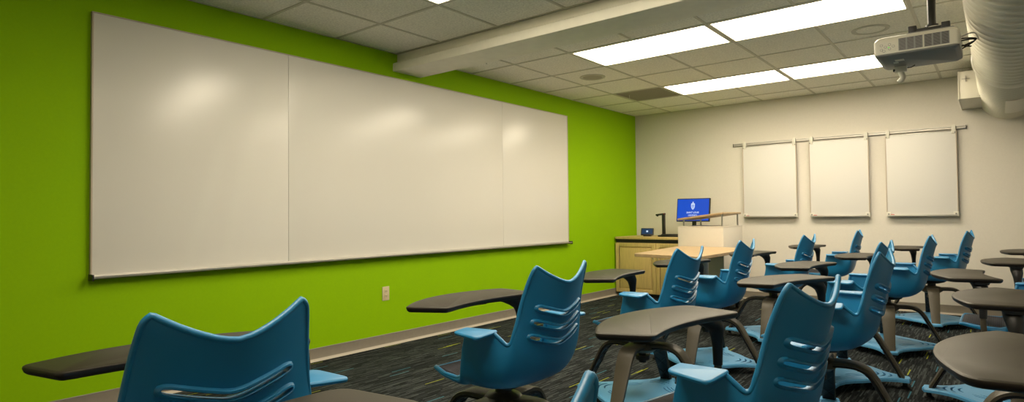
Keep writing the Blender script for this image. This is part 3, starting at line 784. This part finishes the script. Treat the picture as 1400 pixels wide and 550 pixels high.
ME['plat'] = bpy.data.meshes.new_from_object(po.evaluated_get(dg)); ME['plat'].name = 'foot_platform'
bpy.data.objects.remove(po); bpy.data.objects.remove(co)
for p in ME['plat'].polygons: p.use_smooth = False
ME['glide'] = MB().lathe([(.020, 0), (.024, .003), (.024, .012), (.014, .018), (.012, .050)], (.375, 0, 0), 'rub', 18).mesh('glide')
# tablet
TB = [(.318, .118, .02), (.322, .325, .045), (.20, .356, .12), (.06, .370, .12), (-.10, .345, .12), (-.25, .272, .12), (-.352, .182, .025), (-.258, .046, .02), (-.235, .048, .02), (-.14, .083, .08), (-.02, .108, .1), (.10, .114, .1), (.22, .108, .1), (.300, .098, .01)]
lp = round_poly([p[:2] for p in TB], [p[2] for p in TB], 5)
ME['tablet'] = MB().prism([lift(off(lp, -.010), .7385), lift(off(lp, -.0045), .7375), lift(off(lp, -.001), .735), lift(lp, .731), lift(off(lp, -.003), .722), lift(off(lp, -.010), .716)], 'brown_top', 'brown_edge').mesh('tablet')
# give the softened top edge the laminate colour
tm = ME['tablet']
for p in tm.polygons:
    if p.center.z > .7345: p.material_index = 0
# tablet arm: tube
px, py = .31, .19; dl_ = math.hypot(px, py); ux, uy = px/dl_, py/dl_
tp = [(ux*.03, uy*.03, .392), (ux*.12, uy*.12, .392), (ux*.22, uy*.22, .398), (ux*.29, uy*.29, .412), (ux*.33, uy*.33, .430), (ux*.355, uy*.355, .460), (px, py, .505), (px, py, .59)]
ME['tube'] = MB().tube(catm(tp, 5), .0135, 'brown', 14).mesh('tablet_post')
sv = [((px, py, .535), .0165), ((px, py, .60), .0185), ((px-.003, py, .64), .023), ((px-.010, py, .672), .030), ((px-.028, py+.002, .692), .033), ((px-.06, py+.006, .704), .028), ((px-.10, py+.012, .712), .020), ((px-.15, py+.016, .717), .010)]
mb = MB(); mb.tube([s[0] for s in sv], [s[1] for s in sv], 'black', 14)
mb.prism([lift(round_poly([(px+.012, py-.035), (px+.012, py+.04), (-.02, py+.04), (-.02, py-.015), (.15, py-.035)], .02), .718), lift(round_poly([(px+.010, py-.03), (px+.010, py+.035), (.02, py+.032), (.02, py-.01), (.15, py-.03)], .02), .706)], 'black')
mb.prism([lift(round_poly([(.10, .16), (.10, .24), (-.12, .26), (-.12, .18)], .02), .718), lift(round_poly([(.08, .17), (.08, .23), (-.08, .245), (-.08, .19)], .02), .703)], 'black')
ME['bracket'] = mb.mesh('tablet_bracket')
def mirror(me_, name):
    m2 = me_.copy(); m2.name = name
    for v in m2.vertices: v.co.x *= -1
    m2.flip_normals(); return m2
for k in ('tablet', 'tube', 'bracket'): ME[k+'_m'] = mirror(ME[k], ME[k].name)

def child(name, me_, par, rz=0):
    o = bpy.data.objects.new(name, me_); C.objects.link(o); o.parent = par; o.rotation_euler = (0, 0, rz); return o
def chair(x, y, face, tab, base, label, group, left=False):
    R_ = math.radians
    e = empty('tablet_arm_chair', (x, y, 0), label, 'chair', group)
    rz = R_(face-90); tz = R_(tab-90); s = '_m' if left else ''
    child('shell', ME['shell'], e, rz); child('seat_cushion', ME['cushion'], e, rz); child('swivel_mount', ME['mech'], e, rz)
    child('hub', ME['hub'], e, R_(base)); child('foot_platform', ME['plat'], e, R_(base))
    for q in range(4):
        lg = child('leg', ME['leg'], e, R_(base)+q*PI/2); child('rib_insert', ME['rib'], lg)
        child('glide', ME['glide'], e, R_(base)+q*PI/2)
    tb = child('tablet', ME['tablet'+s], e, tz); child('tablet_bracket', ME['bracket'+s], e, tz); child('tablet_post', ME['tube'+s], e, tz)
    return e
G1, G2, G3 = 'blue tablet chairs in the row along the green wall', 'blue tablet chairs in the middle row', 'blue tablet chairs in the row at the right edge'
CH = [
 (2.493, .639, 173.8, 159, 4, 'large blue tablet chair at bottom left, closest to the green wall foreground', G1),
 (2.461, 1.876, 178, 175, 4, 'blue tablet chair below the whiteboard, second from the left', G1),
 (2.441, 3.138, 177, 184, 4, 'blue tablet chair in front of the maple cabinet', G1),
 (2.396, 4.204, 181, 174, 4, 'blue tablet chair in front of the lectern, its back overlapping the desk wing', G1),
 (2.514, 5.452, 177, 171, 4, 'blue tablet chair just right of the lectern desk wing', G1),
 (2.640, 6.887, 185, 172, 4, 'small far blue tablet chair under the middle hanging board, nearest the far wall', G1),
 (3.352, 1.840, 169, 168.4, 4, 'large blue tablet chair at bottom centre right with a brown tablet to its left', G2),
 (3.320, 3.293, 179, 156.5, 4, 'blue tablet chair directly behind the large foreground one, front of an overlapping pair', G2),
 (3.195, 4.367, 176.4, 168.6, 4, 'blue tablet chair mostly hidden behind another chair back, rear of an overlapping pair', G2),
 (3.336, 5.535, 181, 169.6, 10, 'blue tablet chair seen side-on right of the overlapping pair', G2),
 (3.526, 7.026, 176, 176, 8, 'far blue tablet chair below the hanging board nearest the duct', G2),
 (3.350, .485, 172, 190, 4, 'nearest blue tablet chair, cut off by the bottom edge of the photo', G2),
 (4.075, 4.270, 180, 194, 4, 'tablet chair at the right edge with its cushion showing beneath a tablet', G3, True),
 (4.235, 3.200, 180, 186, 4, 'tablet chair at the right edge whose large tablet overlaps the one behind', G3, True),
 (4.290, 5.480, 180, 185, 4, 'tablet chair at the right edge with its tablet in front of the bare cream wall', G3, True),
 (4.400, 6.850, 180, 185, 4, 'farthest tablet chair at the right edge, only a thin sliver of tablet in view', G3, True),
 (4.255, 1.940, 180, 188, 4, 'nearest tablet chair at bottom right with the biggest brown tablet', G3, True)]
for c in CH: chair(*c)

# ------------------------------------------------------------------ light, world, camera
w = bpy.data.worlds.new('World'); bpy.context.scene.world = w; w.use_nodes = True
w.node_tree.nodes['Background'].inputs[0].default_value = (0.02, 0.02, 0.02, 1); w.node_tree.nodes['Background'].inputs[1].default_value = .2

f, hd_, pt, rl = 818.9944, 39.0176, 1.4084, -0.5684
a, b, c = math.radians(hd_), math.radians(pt), math.radians(rl)
F = Vector((-math.sin(a)*math.cos(b), math.cos(a)*math.cos(b), math.sin(b)))
Rr = Vector((math.cos(a), math.sin(a), 0)); U = Rr.cross(F)
r_ = Rr*math.cos(c)+U*math.sin(c); u_ = -Rr*math.sin(c)+U*math.cos(c)
cam = bpy.data.cameras.new('camera'); co = bpy.data.objects.new('camera', cam); C.objects.link(co)
co.matrix_world = Matrix(((r_.x, u_.x, -F.x, 4.0355), (r_.y, u_.y, -F.y, 0), (r_.z, u_.z, -F.z, 1.0866), (0, 0, 0, 1)))
cam.sensor_fit = 'HORIZONTAL'; cam.sensor_width = 36; cam.lens = f/1400*36; cam.clip_start = .02
sc = bpy.context.scene; sc.camera = co
vs_ = sc.view_settings; vs_.view_transform = 'Standard'; vs_.look = 'None'; vs_.gamma = 1; vs_.use_curve_mapping = False
vs_.exposure = 0.0
